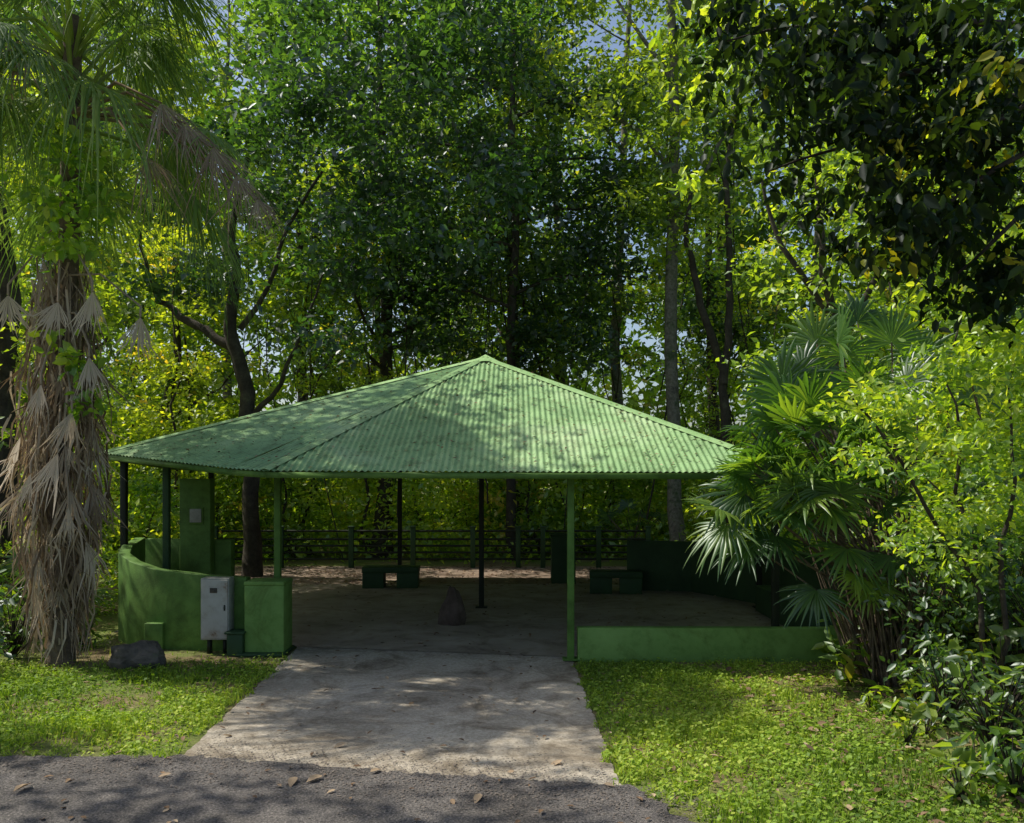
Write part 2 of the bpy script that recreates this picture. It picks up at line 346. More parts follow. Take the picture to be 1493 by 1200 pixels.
st=[([PX(985,880,d),PX(983,700,d),PX(978,520,d),PX(980,350,d),PX(984,180,d),PX(978,20,d),PX(985,-120,d)],[.23,.17,.16,.15,.13,.11,.08]),
    ([PX(980,250,d),PX(930,190,d),PX(880,160,d),PX(820,150,d)],[.07,.05,.04,.02]),
    ([PX(980,330,d),PX(1020,270,d),PX(1060,190,d),PX(1080,120,d)],[.07,.05,.04,.02]),
    ([PX(980,120,d),PX(940,60,d),PX(900,0,d)],[.07,.05,.03])]
st[0][0][0][2]=-.05
CC=[PX(rg.uniform(830,1150),rg.uniform(-180,330),d+rg.uniform(-1.8,1.8)) for _ in range(66)]+[PX(980+rg.normal()*12,rg.uniform(150,480),d-.25) for _ in range(5)]
custom_tree('rainforest_tree','tall straight grey trunk tree with mossy bark and airy crown',st,CC,.65,100,.18,'leaf_mid','bark_pale',seed=13)
d=20.5
ln=[([PX(1062,850,d),PX(1058,620,d),PX(1055,540,d),PX(1030,470,d),PX(1012,400,d),PX(1000,330,d),PX(1010,250,d)],[.13,.11,.1,.09,.08,.06,.04]),
    ([PX(1055,560,d),PX(1062,470,d),PX(1064,380,d),PX(1058,260,d),PX(1075,160,d)],[.1,.09,.08,.07,.04])]
ln[0][0][0][2]=-.05
CC=[PX(rg.uniform(930,1150),rg.uniform(120,420),d+rg.uniform(-1.2,1.2)) for _ in range(24)]
custom_tree('leaning_tree','slim leaning double-stemmed tree with dark bark',ln,CC,.6,85,.18,'leaf_mid','bark',seed=14)
d=22.5
lt=[([PX(748,880,d),PX(745,700,d),PX(744,500,d),PX(752,300,d),PX(748,120,d),PX(750,-60,d)],[.16,.13,.12,.10,.07,.04])]
BR=((-1,420),(1,400),(-1,330),(1,300),(1,230),(-1,210),(1,140),(-1,110))
for s,py in BR:
    lt.append(([PX(748,py+30,d),PX(748+s*60,py+5,d),PX(748+s*130,py,d),PX(748+s*rg.uniform(170,220),py+10,d)],[.05,.04,.03,.015]))
lt[0][0][0][2]=-.05
CC=[]
for s,py in BR+((1,470),(1,350),(-1,480),(1,260),(-1,270),(1,500),(-1,380)):
    for t in range(8): CC.append(PX(748+s*rg.uniform(5,170),py+rg.uniform(-15,22),d+rg.uniform(-1.6,1.6)))
custom_tree('rainforest_tree','tree with horizontal layered branches, leaf colour darkened as deep shade',lt,CC,.7,120,.18,'leaf_dark','bark',tbase=.08,seed=15,tvar=.08)  # lowest leaf tint, deep shadow painted into this crown

# right overhanging tree
paths=[([(7.6,7.6,-.05),(7.5,7.5,2),(7.2,7.4,4.5),(6.6,7.3,6.2),(5.8,7.2,7.2)],[.28,.22,.19,.15,.1])]
for tgt in ((1060,60,7.5),(1180,150,7.0),(1260,260,7.2),(1330,330,6.8),(1400,200,6.6),(1120,250,8.0),(1440,420,7.2),(1370,420,7.0)):
    e=PX(*tgt); b=np.array([6.9,7.35,5.3])
    m=(b+e)/2+np.array([0,0,.5])
    paths.append(([b,b*.6+m*.4+np.array([0,0,.15]),m,m*.4+e*.6+np.array([0,0,.1]),e],[.06,.05,.035,.02,.008]))
CC=[]
for (cx,cy,dd,sx,sy,k) in ((1110,40,7.6,80,60,9),(1210,70,7.2,120,90,20),(1320,100,6.8,130,110,30),(1430,150,6.8,80,140,28),(1280,210,7.2,130,90,18),(1370,290,7.0,110,90,19),(1180,250,7.6,100,60,8),(1450,370,7.2,50,80,12),(1250,320,7.4,100,50,6),(1390,390,7.0,70,50,8),(1140,170,7.8,90,70,6)):
    for _ in range(k): CC.append(PX(cx+rg.normal()*sx*.7,cy+rg.normal()*sy*.7,dd+rg.normal()*.5))
custom_tree('overhanging_tree','tree with drooping leaves, coloured dark as if backlit, hanging over the garden',paths,CC,.27,40,.125,'leaf_big','bark',tbase=.33,six=True,wr=.52,droop=.8,seed=16,tvar=.24)  # backlit look comes from the leaf colours
CC=[PX(1055+rg.normal()*40,60+rg.normal()*50,8.6+rg.normal()*.3) for _ in range(10)]+[PX(1480+rg.normal()*30,430+rg.normal()*90,8.2+rg.normal()*.3) for _ in range(12)]+[PX(1400+rg.normal()*60,470+rg.normal()*40,8.4+rg.normal()*.3) for _ in range(8)]+[PX(1250+rg.normal()*130,180+rg.normal()*110,8.8+rg.normal()*.3) for _ in range(8)]
custom_tree('overhanging_tree','tree with golden green leaves at the branch tips, sunlight put into their colour',[([(8.6,9,-.05),(8.4,9,3),(7.6,8.8,6),(6,8.7,7.3),(3.5,8.6,7.1),(2.2,8.6,6.7)],[.16,.13,.1,.06,.03,.01]),([(8.3,9,3.4),(7,8.6,4.4),(5.2,8.3,4.4)],[.07,.05,.01])],CC,.28,32,.12,'leaf_lime','bark',tbase=.65,six=True,wr=.48,droop=.7,seed=19,tvar=.25)  # glowing tips are painted with the bright leaf colour

base=PX(1440,1010,7.9); base[2]=-.05
paths=[([base,PX(1430,880,7.9),PX(1410,760,7.9),PX(1400,640,7.8),PX(1380,560,7.8)],[.03,.025,.02,.015,.008]),
 ([base,PX(1460,850,7.7),PX(1480,700,7.6),PX(1470,560,7.6)],[.03,.024,.017,.008]),
 ([PX(1430,860,7.9),PX(1350,740,7.7),PX(1290,640,7.6),PX(1235,570,7.6)],[.022,.018,.013,.007])]
CC=[]
for (cx,cy,sx,sy,k) in ((1260,575,70,40,9),(1370,560,90,50,12),(1340,650,100,50,14),(1440,650,70,90,20),(1430,770,70,60,16),(1480,520,40,60,8),(1370,760,60,50,10)):
    for _ in range(k): CC.append(PX(cx+rg.normal()*sx*.7,cy+rg.normal()*sy*.7,7.8+rg.normal()*.55))
custom_tree('small_leafy_tree','loose bushy small tree with lime green leaves, colour brightened as sunlight',paths,CC,.22,52,.08,'leaf_lime','bark',tbase=.5,six=True,seed=17,tvar=.3)
base=PX(1500,1040,8.4); base[2]=-.05
CC=[PX(1430+rg.normal()*55,840+rg.normal()*70,8.5+rg.normal()*.4) for _ in range(44)]+[PX(1350+rg.normal()*30,880+rg.normal()*50,8.7+rg.normal()*.3) for _ in range(16)]
custom_tree('small_leafy_tree','shaded small-leaved bushy tree behind the lawn edge',[([base,PX(1480,880,8.4),PX(1450,780,8.4)],[.03,.02,.01]),([base,PX(1420,900,8.5),PX(1370,850,8.6)],[.025,.018,.01])],CC,.26,52,.085,'leaf_dark','bark',tbase=.5,six=True,seed=27,tvar=.25)
base=PX(1230,900,13); base[2]=-.05
paths=[([base,PX(1225,600,13),PX(1200,400,13),PX(1190,250,13)],[.1,.08,.06,.03]),([PX(1215,520,13),PX(1290,380,13),PX(1330,260,13)],[.06,.04,.02]),([PX(1210,460,13),PX(1140,360,13),PX(1110,260,13)],[.05,.04,.02])]
CC=[PX(rg.uniform(1100,1420),rg.uniform(180,600),13+rg.normal()*.8) for _ in range(80)]
custom_tree('slender_tree','slender tree with airy sunlit light green leaves',paths,CC,.42,60,.12,'leaf_bright','bark',tbase=.45,seed=18,tvar=.25)

# far forest mass ---------------------------------------------------------
fr=Acc(); rng=np.random.default_rng(33)
n=58000
X=rng.uniform(-42,42,n); Y=rng.uniform(45,52,n); Z=rng.uniform(0,1,n)**1.3*30
den=.6+.35*np.sin(X*.7+Z*.3)+.3*np.sin(X*.23-Z*.6+1)+.3*np.sin(Z*1.3+X*.41)
keep=rng.uniform(0,1,n)<np.clip(den+.5-Z*.03,0.03,1)
keep|=(Z<8)
Cc=np.c_[X,Y,Z][keep]
leaves(fr,Cc,.7,rng,up=.5,tint=np.clip(.5+.3*np.sin(Cc[:,0]*.8)*np.sin(Cc[:,2]*.7)+rng.normal(size=len(Cc))*.15,0,1))
top('distant_forest',(0,0,0),'dense far-off rainforest foliage closing the view','forest',kind='stuff',me=fr.mesh('forest'),mat=M['leaf_bright'])
ug=Acc(); n=30000
X=rng.uniform(-22,22,n); Y=rng.uniform(21.4,36,n); Z=np.abs(rng.normal(size=n))*.75*(1+.6*np.sin(X*1.1+Y*.8))
leaves(ug,np.c_[X,Y,Z],.2,rng,up=.6,tint=np.clip(rng.normal(.6,.22,n),0,1))  # tint raised in place of sunlight that hardly reaches these leaves
top('undergrowth',(0,0,0),'tangled leafy undergrowth covering the forest floor behind the fence','undergrowth',kind='stuff',me=ug.mesh('undergrowth'),mat=M['leaf_lime'])
vn=Acc()
for i in range(50):
    x=rng.uniform(-13,10); y=rng.uniform(21.5,27); z1=rng.uniform(5,13); z0=rng.uniform(0,2)
    sx=rng.normal()*.9
    pts=[(x+sx*t+math.sin(t*6+i)*.25,y,z1+(z0-z1)*t) for t in np.linspace(0,1,8)]
    tube(vn,pts,rng.uniform(.01,.025),4)
top('hanging_vines',(0,0,0),'thin woody vines hanging between the forest trees','vines',kind='stuff',me=vn.mesh('vines'),mat=M['bark'])

# ---------------------------------------------------------------- fan leaves
def fan(acc,hub,axis,normal,R,n,span,droop,rng,tint=.5,split=.5,dpow=2.2,ragged=0.1):
    axis=np.array(axis,float);axis/=np.linalg.norm(axis); normal=np.array(normal,float)
    normal=normal-axis*normal.dot(axis); normal/=np.linalg.norm(normal); side=np.cross(normal,axis)
    dth=2*span/(n-1); rs=np.array([.02,.3,split,.75,.9,1.0]); V=[];F=[];k=0
    for i in range(n):
        a=-span+dth*i+rng.normal()*dth*ragged
        dv=math.cos(a)*axis+math.sin(a)*side; pv=-math.sin(a)*axis+math.cos(a)*side
        Rl=R*(.72+.28*math.cos(a*.55))*rng.uniform(.88-ragged,1.08); dr=droop*rng.uniform(.7,1.3)
        tw=rng.normal()*(.02+ragged)
        sw=rng.normal()*ragged*1.2
        for r in rs:
            w=r*Rl*dth/2 if r<=split else split*Rl*dth/2*(1-(r-split)/(1-split))**.8
            c=hub+dv*r*Rl*(1-dr*.25*r**dpow)+normal*(tw*max(0,r-split)*Rl)+pv*(sw*max(0,r-split)*Rl)-np.array([0,0,1])*dr*Rl*r**dpow
            V+= [c-pv*w,c+normal*w*.55,c+pv*w]
        for j in range(len(rs)-1):
            b=k+j*3
            F+= [(b,b+1,b+4,b+3),(b+1,b+2,b+5,b+4)]
        k+=len(rs)*3
    acc.add(V,F,np.clip(tint+rng.normal(size=len(V)//(3*len(rs))).repeat(3*len(rs))*.12,0,1))
rng=np.random.default_rng(50)
pb=np.array([-5.45,10.3,0.])
o=top('fan_palm_tree',tuple(pb),'tall fan palm with shaggy dead fronds and climbing vine','palm tree')
tr=Acc(); tp=[(0,0,-.05),(.02,0,1),(-.05,0,2.5),(.07,0,4),(.12,0,5.5),(.15,0,7.8)]
tube(tr,np.array(tp)+pb,[.17,.12,.11,.11,.12,.1],12)
part(o,'trunk',tr.mesh('trunk',pb,True),M['bark_palm'])
ct=pb+np.array([.15,0,6.9])
cr=Acc()
for i in range(46):
    a=i*2.399+rng.normal()*.15; el=rng.uniform(-.45,1.1)
    pl=rng.uniform(1.0,1.75)
    dv=np.array([math.cos(a)*math.cos(el),math.sin(a)*math.cos(el),math.sin(el)])
    h=ct+np.array([0,0,rng.uniform(-.4,.6)])
    hub=h+dv*pl-np.array([0,0,.2*(1-math.sin(el))])
    tube(cr,[h,h+dv*pl*.5+np.array([0,0,.06]),hub],[.03,.02,.014],5,.9)
    ax=dv+np.array([0,0,-.25]); up=np.array([0,0,1.])+np.array([math.cos(a),math.sin(a),0])*.4
    fan(cr,hub,ax,up,rng.uniform(1.1,1.5),64,1.9,rng.uniform(.65,1.0),rng,tint=rng.uniform(.3,.8),split=.36,dpow=1.9,ragged=.14)
part(o,'frond_crown',cr.mesh('fronds',pb),M['palm_live'],'drooping green fan fronds with fine tips')
dk=Acc()
def tz(z): return min(1,max(.5,(z+.4)/2.2))*(1.0 if z<3.7 else .65)
for i in range(115):
    z=rng.uniform(.7,4.9); a=rng.uniform(0,6.28)
    out=rng.uniform(.1,.5)*tz(z)
    h=pb+np.array([math.cos(a)*.11,math.sin(a)*.11,z+.4])
    hub=pb+np.array([math.cos(a)*out,math.sin(a)*out,z])
    tube(dk,[h,(h+hub)/2+np.array([math.cos(a)*.08,math.sin(a)*.08,.05]),hub],.012,4,.6)
    fan(dk,hub,np.array([math.cos(a)*.18+rng.normal()*.15,math.sin(a)*.12+rng.normal()*.12,-1]),np.array([math.cos(a)+rng.normal()*.5,math.sin(a)+rng.normal()*.5,.1]),min(rng.uniform(.4,.8)*(.6+.4*tz(z)),z-.08),16,rng.uniform(.25,.7)*tz(z)+.05,.1,rng,tint=rng.uniform(.1,1.0),split=.55,ragged=.35)
for (px,py,dd,R,sp) in ((85,440,9.6,.52,.7),(135,425,9.5,.55,.7),(205,462,9.7,.5,.65),(12,430,9.8,.5,.65),(60,560,9.7,.5,.5),(105,600,9.65,.6,.5),(45,690,9.7,.55,.45),(85,660,9.6,.6,.45),(130,520,9.7,.45,.5),(100,740,9.7,.5,.35)):
    hub=PX(px,py,dd); h=pb+np.array([.05,-.05,hub[2]+.6])
    tube(dk,[h,(h+hub)/2+np.array([0,0,.25]),hub+np.array([0,0,.12]),hub],.013,5,.7)
    fan(dk,hub,np.array([rng.normal()*.2,-.1,-1]),np.array([.1+rng.normal()*.5,-1,.2]),R*rng.uniform(.9,1.25),22,sp*rng.uniform(.8,1.2),.03,rng,tint=.98,split=.6,ragged=.25)
for (px,py,px2,R) in ((235,150,1,.75),(310,215,1,.75),(270,180,1,.7),(345,255,1,.65),(375,290,1,.5),(215,230,1,.7),(30,60,0,.7)):
    hub=PX(px,py,9.5); h=ct+np.array([.05,-.1,-.3])
    tube(dk,[h,(h+hub)/2+np.array([0,0,.3]),hub],[.025,.02,.012],5,.5)
    fan(dk,hub,np.array([.5 if px2 else -.5,-.05,-.85]),np.array([.6,-.8,.5]),R,28,.9,.5,rng,tint=.5,split=.4,ragged=.3)
for i in range(850):
    a=rng.uniform(0,6.28); z=rng.uniform(.5,4.8); rr=rng.uniform(.1,.56)*tz(z); L=rng.uniform(.25,.9)
    p=pb+np.array([math.cos(a)*rr,math.sin(a)*rr,z])
    q=p+np.array([rng.normal()*.1,rng.normal()*.1,-min(L,z-.05)])
    m=(p+q)/2+rng.normal(size=3)*.06; w=np.array([rng.uniform(.004,.014),.004,0])
    dk.add([p-w,p+w,m+w,m-w,q+w*.2,q-w*.2],[(0,1,2,3),(3,2,4,5)],rng.uniform(.05,.95))
part(o,'dead_frond_skirt',dk.mesh('skirt',pb),M['palm_dead'],'grey brown dried hanging fronds')
vi=Acc(); CC=[PX(95+rg.normal()*34,rg.uniform(180,370),9.9+rg.normal()*.2) for _ in range(32)]+[PX(100+rg.normal()*22,rg.uniform(360,600),9.85) for _ in range(7)]
clumps(vi,CC,.22,18,.14,rng,six=True,tbase=.55,wr=.6)
part(o,'climbing_vine',vi.mesh('vine',pb),M['leaf_lime'],'yellow green climbing leaves, colour brightened as sunlight')

# right clumping fan palm
rng=np.random.default_rng(61)
pb=np.array([4.25,9.4,0.])
o=top('clumping_fan_palm',tuple(pb),'clumping fan palm with glossy split leaves beside the wall','palm')
sm=Acc(); lf=Acc()
L=[(1222,500,9.6,.7,(-.1,-.2,1)),(1255,560,9.3,.6,(.3,-.3,.9)),(1150,590,9.5,.75,(-.6,-.3,.6)),(1185,640,9.2,.7,(-.5,-.5,.4)),(1110,700,9.4,.65,(-.8,-.3,.1)),(1085,720,9.3,.75,(-.9,-.4,-.2)),
(1060,765,9.2,.65,(-.8,-.4,-.6)),(1200,560,9.7,.75,(-.3,0,.9)),(1290,620,9.2,.65,(.3,-.6,.6)),(1240,690,9.0,.65,(-.2,-.9,.2)),(1180,725,9.0,.6,(-.4,-.8,-.1)),(1235,800,9.0,.6,(-.4,-.7,-.6)),(1290,740,8.9,.6,(.2,-.9,-.1)),
(1150,650,9.5,.7,(-.8,.1,.4)),(1110,650,9.6,.65,(-.9,.1,.4)),(1320,560,9.5,.7,(.4,-.1,.9)),(1170,540,9.8,.7,(-.4,.3,.9)),(1270,850,9.0,.5,(0,-.8,-.6)),(1210,620,9.3,.7,(-.3,-.6,.6)),(1130,780,9.2,.6,(-.6,-.6,-.5)),(1330,680,9.1,.6,(.5,-.7,.3)),
(1300,500,9.9,.75,(.2,.1,1)),(1250,470,10.1,.75,(0,.1,1)),(1340,520,10,.7,(.3,-.2,.9)),(1190,860,9.1,.5,(-.5,-.6,-.6)),(1300,810,9.0,.55,(.3,-.8,-.4)),
(1130,625,9.3,.6,(-.6,-.5,.5)),(1165,690,9.1,.6,(-.6,-.6,.3)),(1215,660,9.2,.6,(-.2,-.8,.5)),(1100,675,9.1,.6,(-.8,-.5,.2)),(1150,745,9.0,.6,(-.6,-.7,-.3)),(1260,640,9.1,.65,(.1,-.7,.6)),(1210,740,9.0,.6,(-.1,-.9,-.3)),(1250,600,9.4,.65,(.1,-.4,.9)),(1110,740,9.3,.6,(-.8,-.5,-.3)),(1290,690,9.0,.6,(.3,-.9,.1)),
(1095,630,9.4,.6,(-.7,-.3,.5)),(1120,665,9.2,.6,(-.5,-.6,.6)),(1145,700,9.1,.6,(-.3,-.8,.4)),(1190,690,9.1,.6,(0,-.9,.4)),(1230,650,9.1,.6,(.2,-.8,.6)),(1080,690,9.3,.5,(-.8,-.4,.1)),(1180,590,9.4,.65,(-.3,-.4,.9)),(1160,620,9.4,.65,(-.3,-.5,.8)),(1250,840,8.9,.55,(.1,-.8,-.7)),
(1200,715,8.9,.6,(.0,-.5,.8)),(1160,715,8.9,.6,(-.2,-.5,.8)),(1225,720,8.85,.6,(.2,-.5,.8)),(1140,560,9.7,.7,(-.6,-.1,.9)),(1230,520,9.7,.75,(.1,-.1,1)),(1190,500,9.9,.7,(-.3,0,1)),(1125,700,9.1,.6,(-.1,-.3,.9)),(1100,690,9.2,.55,(-.4,-.3,.9)),(1145,680,9.2,.6,(.1,-.3,1)),(1050,740,9.3,.6,(-.9,-.4,-.1)),(1090,790,9.2,.55,(-.7,-.5,-.5))]
for (px,py,dd,R,ax) in L:
    hub=PX(px,py,dd); b=pb+np.array([rng.normal()*.22,rng.normal()*.18,-.03])
    m=b+(hub-b)*.5; m[:2]=b[:2]+(hub-b)[:2]*.28
    tube(sm,[b,b*.5+m*.5+np.array([0,0,.15]),m+np.array([0,0,.2]),hub],[.02,.017,.013,.009],6)
    axv=np.array(ax,float)+rng.normal(size=3)*.15; nrm=np.array([-.25,-.55,1.0])+rng.normal(size=3)*.45
    if abs(axv[2])>.65: nrm=np.array([-.3,-1.,.5])+rng.normal(size=3)*.35
    fan(lf,hub,axv,nrm,R*rng.uniform(.75,1.0),24,2.05,rng.uniform(.1,.35),rng,tint=rng.uniform(.15,1.0),split=.5,ragged=.11)
for i in range(130):
    a=rng.uniform(0,6.28); b=pb+np.array([math.cos(a),math.sin(a)*.7,0])*rng.uniform(0,.4); b[2]=-.02
    h=rng.uniform(.5,1.7); tpt=b+np.array([math.cos(a)*.38*h,math.sin(a)*.3*h,h])
    tube(sm,[b,(b+tpt)/2+rng.normal(size=3)*.05,tpt],[.014,.011,.006],5)
part(o,'stem_cluster',sm.mesh('stems',pb,True),M['bark_palm'])
part(o,'leaf_crown',lf.mesh('fans',pb),M['fan_palm'],'glossy pleated fan leaves')

def small_palm(x,y,H,R,seed,label):
    rng=np.random.default_rng(seed); pb=np.array([x,y,0.])
    o=top('small_fan_palm',(x,y,0),label,'palm','small palms of the understory')
    sm=Acc();lf=Acc()
    for i in range(13):
        a=i*2.4+rng.normal()*.2; el=rng.uniform(.1,1.2); dv=np.array([math.cos(a)*math.cos(el),math.sin(a)*math.cos(el),math.sin(el)])
        hub=pb+np.array([0,0,H*.35])+dv*H*.65
        tube(sm,[pb,pb+np.array([0,0,H*.3]),hub],[.03,.015,.01],5)
        fan(lf,hub,dv+np.array([0,0,-.1]),np.array([0,-.2,1.]),R,20,1.9,.3,rng,tint=rng.uniform(.3,.8),split=.5)
    part(o,'stem_cluster',sm.mesh('stems',pb),M['bark_palm']); part(o,'leaf_crown',lf.mesh('fans',pb),M['fan_palm'])
small_palm(-6.6,11.9,1.1,.45,71,'low bright green palm beside the curved wall')
small_palm(6.6,11.3,3.9,.8,72,'taller fan palm rising behind the leafy bush')
small_palm(-8.3,22.8,1.6,.5,73,'low palm growing behind the fence')
small_palm(3.2,22.6,1.5,.5,74,'low palm growing behind the fence')

def broad_plant(x,y,H,n,Ls,seed,mat='leaf_dark',label='leafy dark green plant at the lawn edge',tb=.45):
    rng=np.random.default_rng(seed); pb=np.array([x,y,0.])
    o=top('broadleaf_plant',(x,y,0),label,'plant','low plants along the forest edge')
    a=Acc(); s=Acc()
    C=[]
    for i in range(n):
        an=rng.uniform(0,6.28); r=rng.uniform(.05,.5)*H; z=rng.uniform(.1,1)*H
        p=pb+np.array([math.cos(an)*r,math.sin(an)*r,z]); C.append(p)
        if i%4==0: tube(s,[pb,pb*.5+p*.5+np.array([0,0,.1*H]),p],[.01,.007,.004],4)
    leaves(a,np.array(C),Ls,rng,up=1.0,droop=.35,wr=.45,six=True,tint=np.clip(rng.normal(tb,.25,n),0,1))
    part(o,'stem_cluster',s.mesh('stems',pb),M['bark']); part(o,'foliage',a.mesh('foliage',pb),M[mat])
k=0
for (px,py,H,n,Ls,mt) in ((1450,1110,.8,260,.13,'leaf_dark'),(1380,1060,.7,240,.11,'leaf_dark'),(1490,1020,1.2,420,.12,'leaf_dark'),(1430,1010,1.3,480,.11,'leaf_mid'),(1340,1030,.5,140,.11,'leaf_bright'),(1240,1000,.5,40,.2,'leaf_bright'),(1290,990,.6,140,.12,'leaf_mid'),(1480,1170,.5,120,.13,'leaf_mid'),(1360,985,1.1,400,.1,'leaf_mid'),(1560,1050,1.6,500,.13,'leaf_dark'),(1530,960,2.2,600,.12,'leaf_mid'),(1470,950,1.9,600,.11,'leaf_mid'),
    (20,960,.9,200,.12,'leaf_dark'),(-60,980,1.2,240,.13,'leaf_dark'),(120,945,.4,60,.12,'leaf_mid'),(1300,1045,.3,22,.15,'leaf_bright'),(1420,1140,.35,26,.2,'leaf_dark'),(1350,1075,.3,20,.18,'leaf_mid'),(1400,1000,.9,60,.22,'leaf_bright'),(1470,1060,.9,50,.24,'leaf_mid'),(1230,965,.6,90,.16,'leaf_bright'),(1320,1090,.25,50,.09,'leaf_mid'),(1270,1040,.22,50,.08,'leaf_bright'),(1400,1170,.3,60,.1,'leaf_mid')):
    dd=2861/(py-690); broad_plant((px-746.5)/FP*dd,dd,H,n,Ls,100+k,mt); k+=1

# ---------------------------------------------------------------- ground & paths
def sheet(name,poly,z,mat,label,cat,kind='structure'):
    me=bpy.data.meshes.new(name); me.from_pydata([(p[0],p[1],z) for p in poly],[],[list(range(len(poly)))])
    return top(name,(0,0,0),label,cat,kind=kind,me=me,mat=mat)
def wavy(pts,amp,seed):
    r=np.random.default_rng(seed); out=[]
    for i in range(len(pts)-1):
        a=np.array(pts[i],float);b=np.array(pts[i+1],float); n=max(2,int(np.linalg.norm(b-a)/.07))
        n=min(n,110)
        for t in np.arange(n)/n:
            q=a*(1-t)+b*t; out.append(tuple(q+(r.normal(size=2)*amp if t>0 else 0)))
    out.append(tuple(pts[-1])); return out
sheet('ground',[(-400,-400),(400,-400),(400,400),(-400,400)],0,M['soil'],'brown forest soil with patches of moss and grass','ground')
sheet('concrete_path',[(-2.66,6.5),(.85,5.9)]+wavy([(.8,6.05),(.74,10.62)],.008,1)+[(-2.85,11.3)]+wavy([(-2.82,11.2),(-2.66,6.6)],.008,2),.012,M['concrete'],'pale weathered concrete driveway leading to the shelter','path')
sheet('asphalt_road',[(-40,6.95)]+wavy([(-9,6.95),(-2.6,6.87),(.9,6.2),(1.15,5.6),(2.4,4.2),(4,3.4)],.028,3)+[(8,2),(8,-30),(-40,-30)],.02,M['asphalt'],'dark coarse asphalt road surface','road')
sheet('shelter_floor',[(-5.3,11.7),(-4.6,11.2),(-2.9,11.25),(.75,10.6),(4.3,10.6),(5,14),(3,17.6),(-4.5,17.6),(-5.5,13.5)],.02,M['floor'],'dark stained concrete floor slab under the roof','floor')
sheet('earth_yard',[(-8,17.2),(4.5,17.2),(3.6,21),(-8,21)],.010,M['red_earth'],'bare brown earth strewn with fallen leaves','ground')

rng=np.random.default_rng(77)
gv=Acc(); n=9000
X=rng.uniform(-6,2.2,n); ed=np.where(X<-2.6,6.9,6.87-(X+2.6)*.19); Y=ed-rng.normal(size=n)*.35-.1
ok=(Y>4.2)&(X<1.3+(6.0-Y)*.6)&((Y<ed)|((X>-2.6)&(X<.75))); X=X[ok];Y=Y[ok]
leaves(gv,np.c_[X,Y,np.full(len(X),.026)],.017,rng,up=3,droop=0,wr=.9)
top('road_grit',(0,0,0),'loose grit and leaf crumbs along the asphalt edge','grit',kind='stuff',me=gv.mesh('grit'),mat=M['grit'])
def inpoly_grass(x,y):
    road=np.where(x<-2.6,6.93,np.where(x<.9,6.9-(x+2.6)*.2,6.2-(x-.9)*1.3)); road=np.where(x>1.5,5.2-(x-1.5)*.8,road)
    ok=y>road-.05+.06*np.sin(x*9)+.05*np.sin(x*23)
    path=(x>-2.74-.05*np.sin(y*7)-.03*np.sin(y*19))&(x<.77+.04*np.sin(y*8)+.03*np.sin(y*21))
    ok&=~path
    ok&=~((x>.7)&(y>10.35)); ok&=~((x<-2.6)&(x>-5.4)&(y>10.9+(-x-2.7)*.25))
    return ok
n=380000
X=rng.uniform(-9.5,7,n);Y=rng.uniform(3.5,12.5,n)
den=.52+.38*np.sin(X*1.7+Y*.6)+.30*np.sin(Y*2.9-X*.8+1)+.30*np.sin(X*5.1+Y*4.3)+.2*np.sin(X*11-Y*9)
edge=np.where(X>0,np.clip((3.9-X)*.8+.15,0,1),np.clip((10.3-Y)*.8+.25,0.05,1))
ok=inpoly_grass(X,Y)&(rng.uniform(0,1,n)<np.clip(den+.28,0.15,1)*edge)
X=X[ok];Y=Y[ok];n=len(X)
tall=1+1.1*np.clip(np.sin(X*2.3+1)*np.sin(Y*3.1),0,1)
h=rng.uniform(.02,.06,n)*tall; a=rng.uniform(0,6.28,n); w=rng.uniform(.005,.01,n)
bx=np.cos(a);by=np.sin(a); ln=rng.normal(size=(n,2))*.025
B=np.c_[X,Y,np.zeros(n)]
V=np.stack([B-np.c_[bx*w,by*w,np.zeros(n)],B+np.c_[bx*w,by*w,np.zeros(n)],B+np.c_[ln,h]],1).reshape(-1,3)
ga=Acc(); tn=.45+.22*np.sin(X*1.3-Y*.9)
ga.add(V,np.arange(n*3).reshape(-1,3),np.repeat(np.clip(rng.normal(0,.22,n)+tn,0,1),3))
m2=rng.uniform(size=n)<.45
leaves(ga,np.c_[X[m2],Y[m2],rng.uniform(.01,.06,m2.sum())*tall[m2]],.04,rng,up=1.8,wr=.7,tint=np.clip(rng.normal(0,.2,m2.sum())+tn[m2],0,1))
top('grass',(0,0,0),'short patchy grass and creeping ground cover','grass',kind='stuff',me=ga.mesh('grass'),mat=M['grass'])

la=Acc()
n=7500; X=rng.uniform(-14,12,n);Y=rng.uniform(3,21,n)
onhard=((X>-2.7)&(X<.75)&(Y<10.6))|((Y<6.9-(X+2.6)*.2)&(X<1.5))|((X>-5)&(X<4.5)&(Y>10.7)&(Y<17.3))
keep=(~onhard)|(rng.uniform(size=n)<.35)
X=X[keep];Y=Y[keep]
leaves(la,np.c_[X,Y,np.full(len(X),.035)],.06,rng,up=3.5,droop=0,wr=.5,six=True)
n=1300; X=rng.uniform(2.4,7,n);Y=rng.uniform(5,10,n)
leaves(la,np.c_[X,Y,rng.uniform(.015,.05,n)],.085,rng,up=2.5,droop=0,wr=.5,six=True)
n=800; X=rng.uniform(-8,4,n);Y=rng.uniform(17.2,20.9,n)
leaves(la,np.c_[X,Y,np.full(n,.025)],.09,rng,up=3,droop=0,wr=.5,six=True)
pts=[(540,1133),(470,1138),(430,1140),(45,1150),(250,1135),(325,1078),(505,1090),(700,1165),(880,1150),(1240,1190),(1310,1100),(820,1115)]
C=np.array([[(p[0]-746.5)/FP*(2861/(p[1]-690)),2861/(p[1]-690),.04] for p in pts])
leaves(la,C,.14,rng,up=3,droop=0,wr=.45,six=True,tint=np.full(len(C),.8))
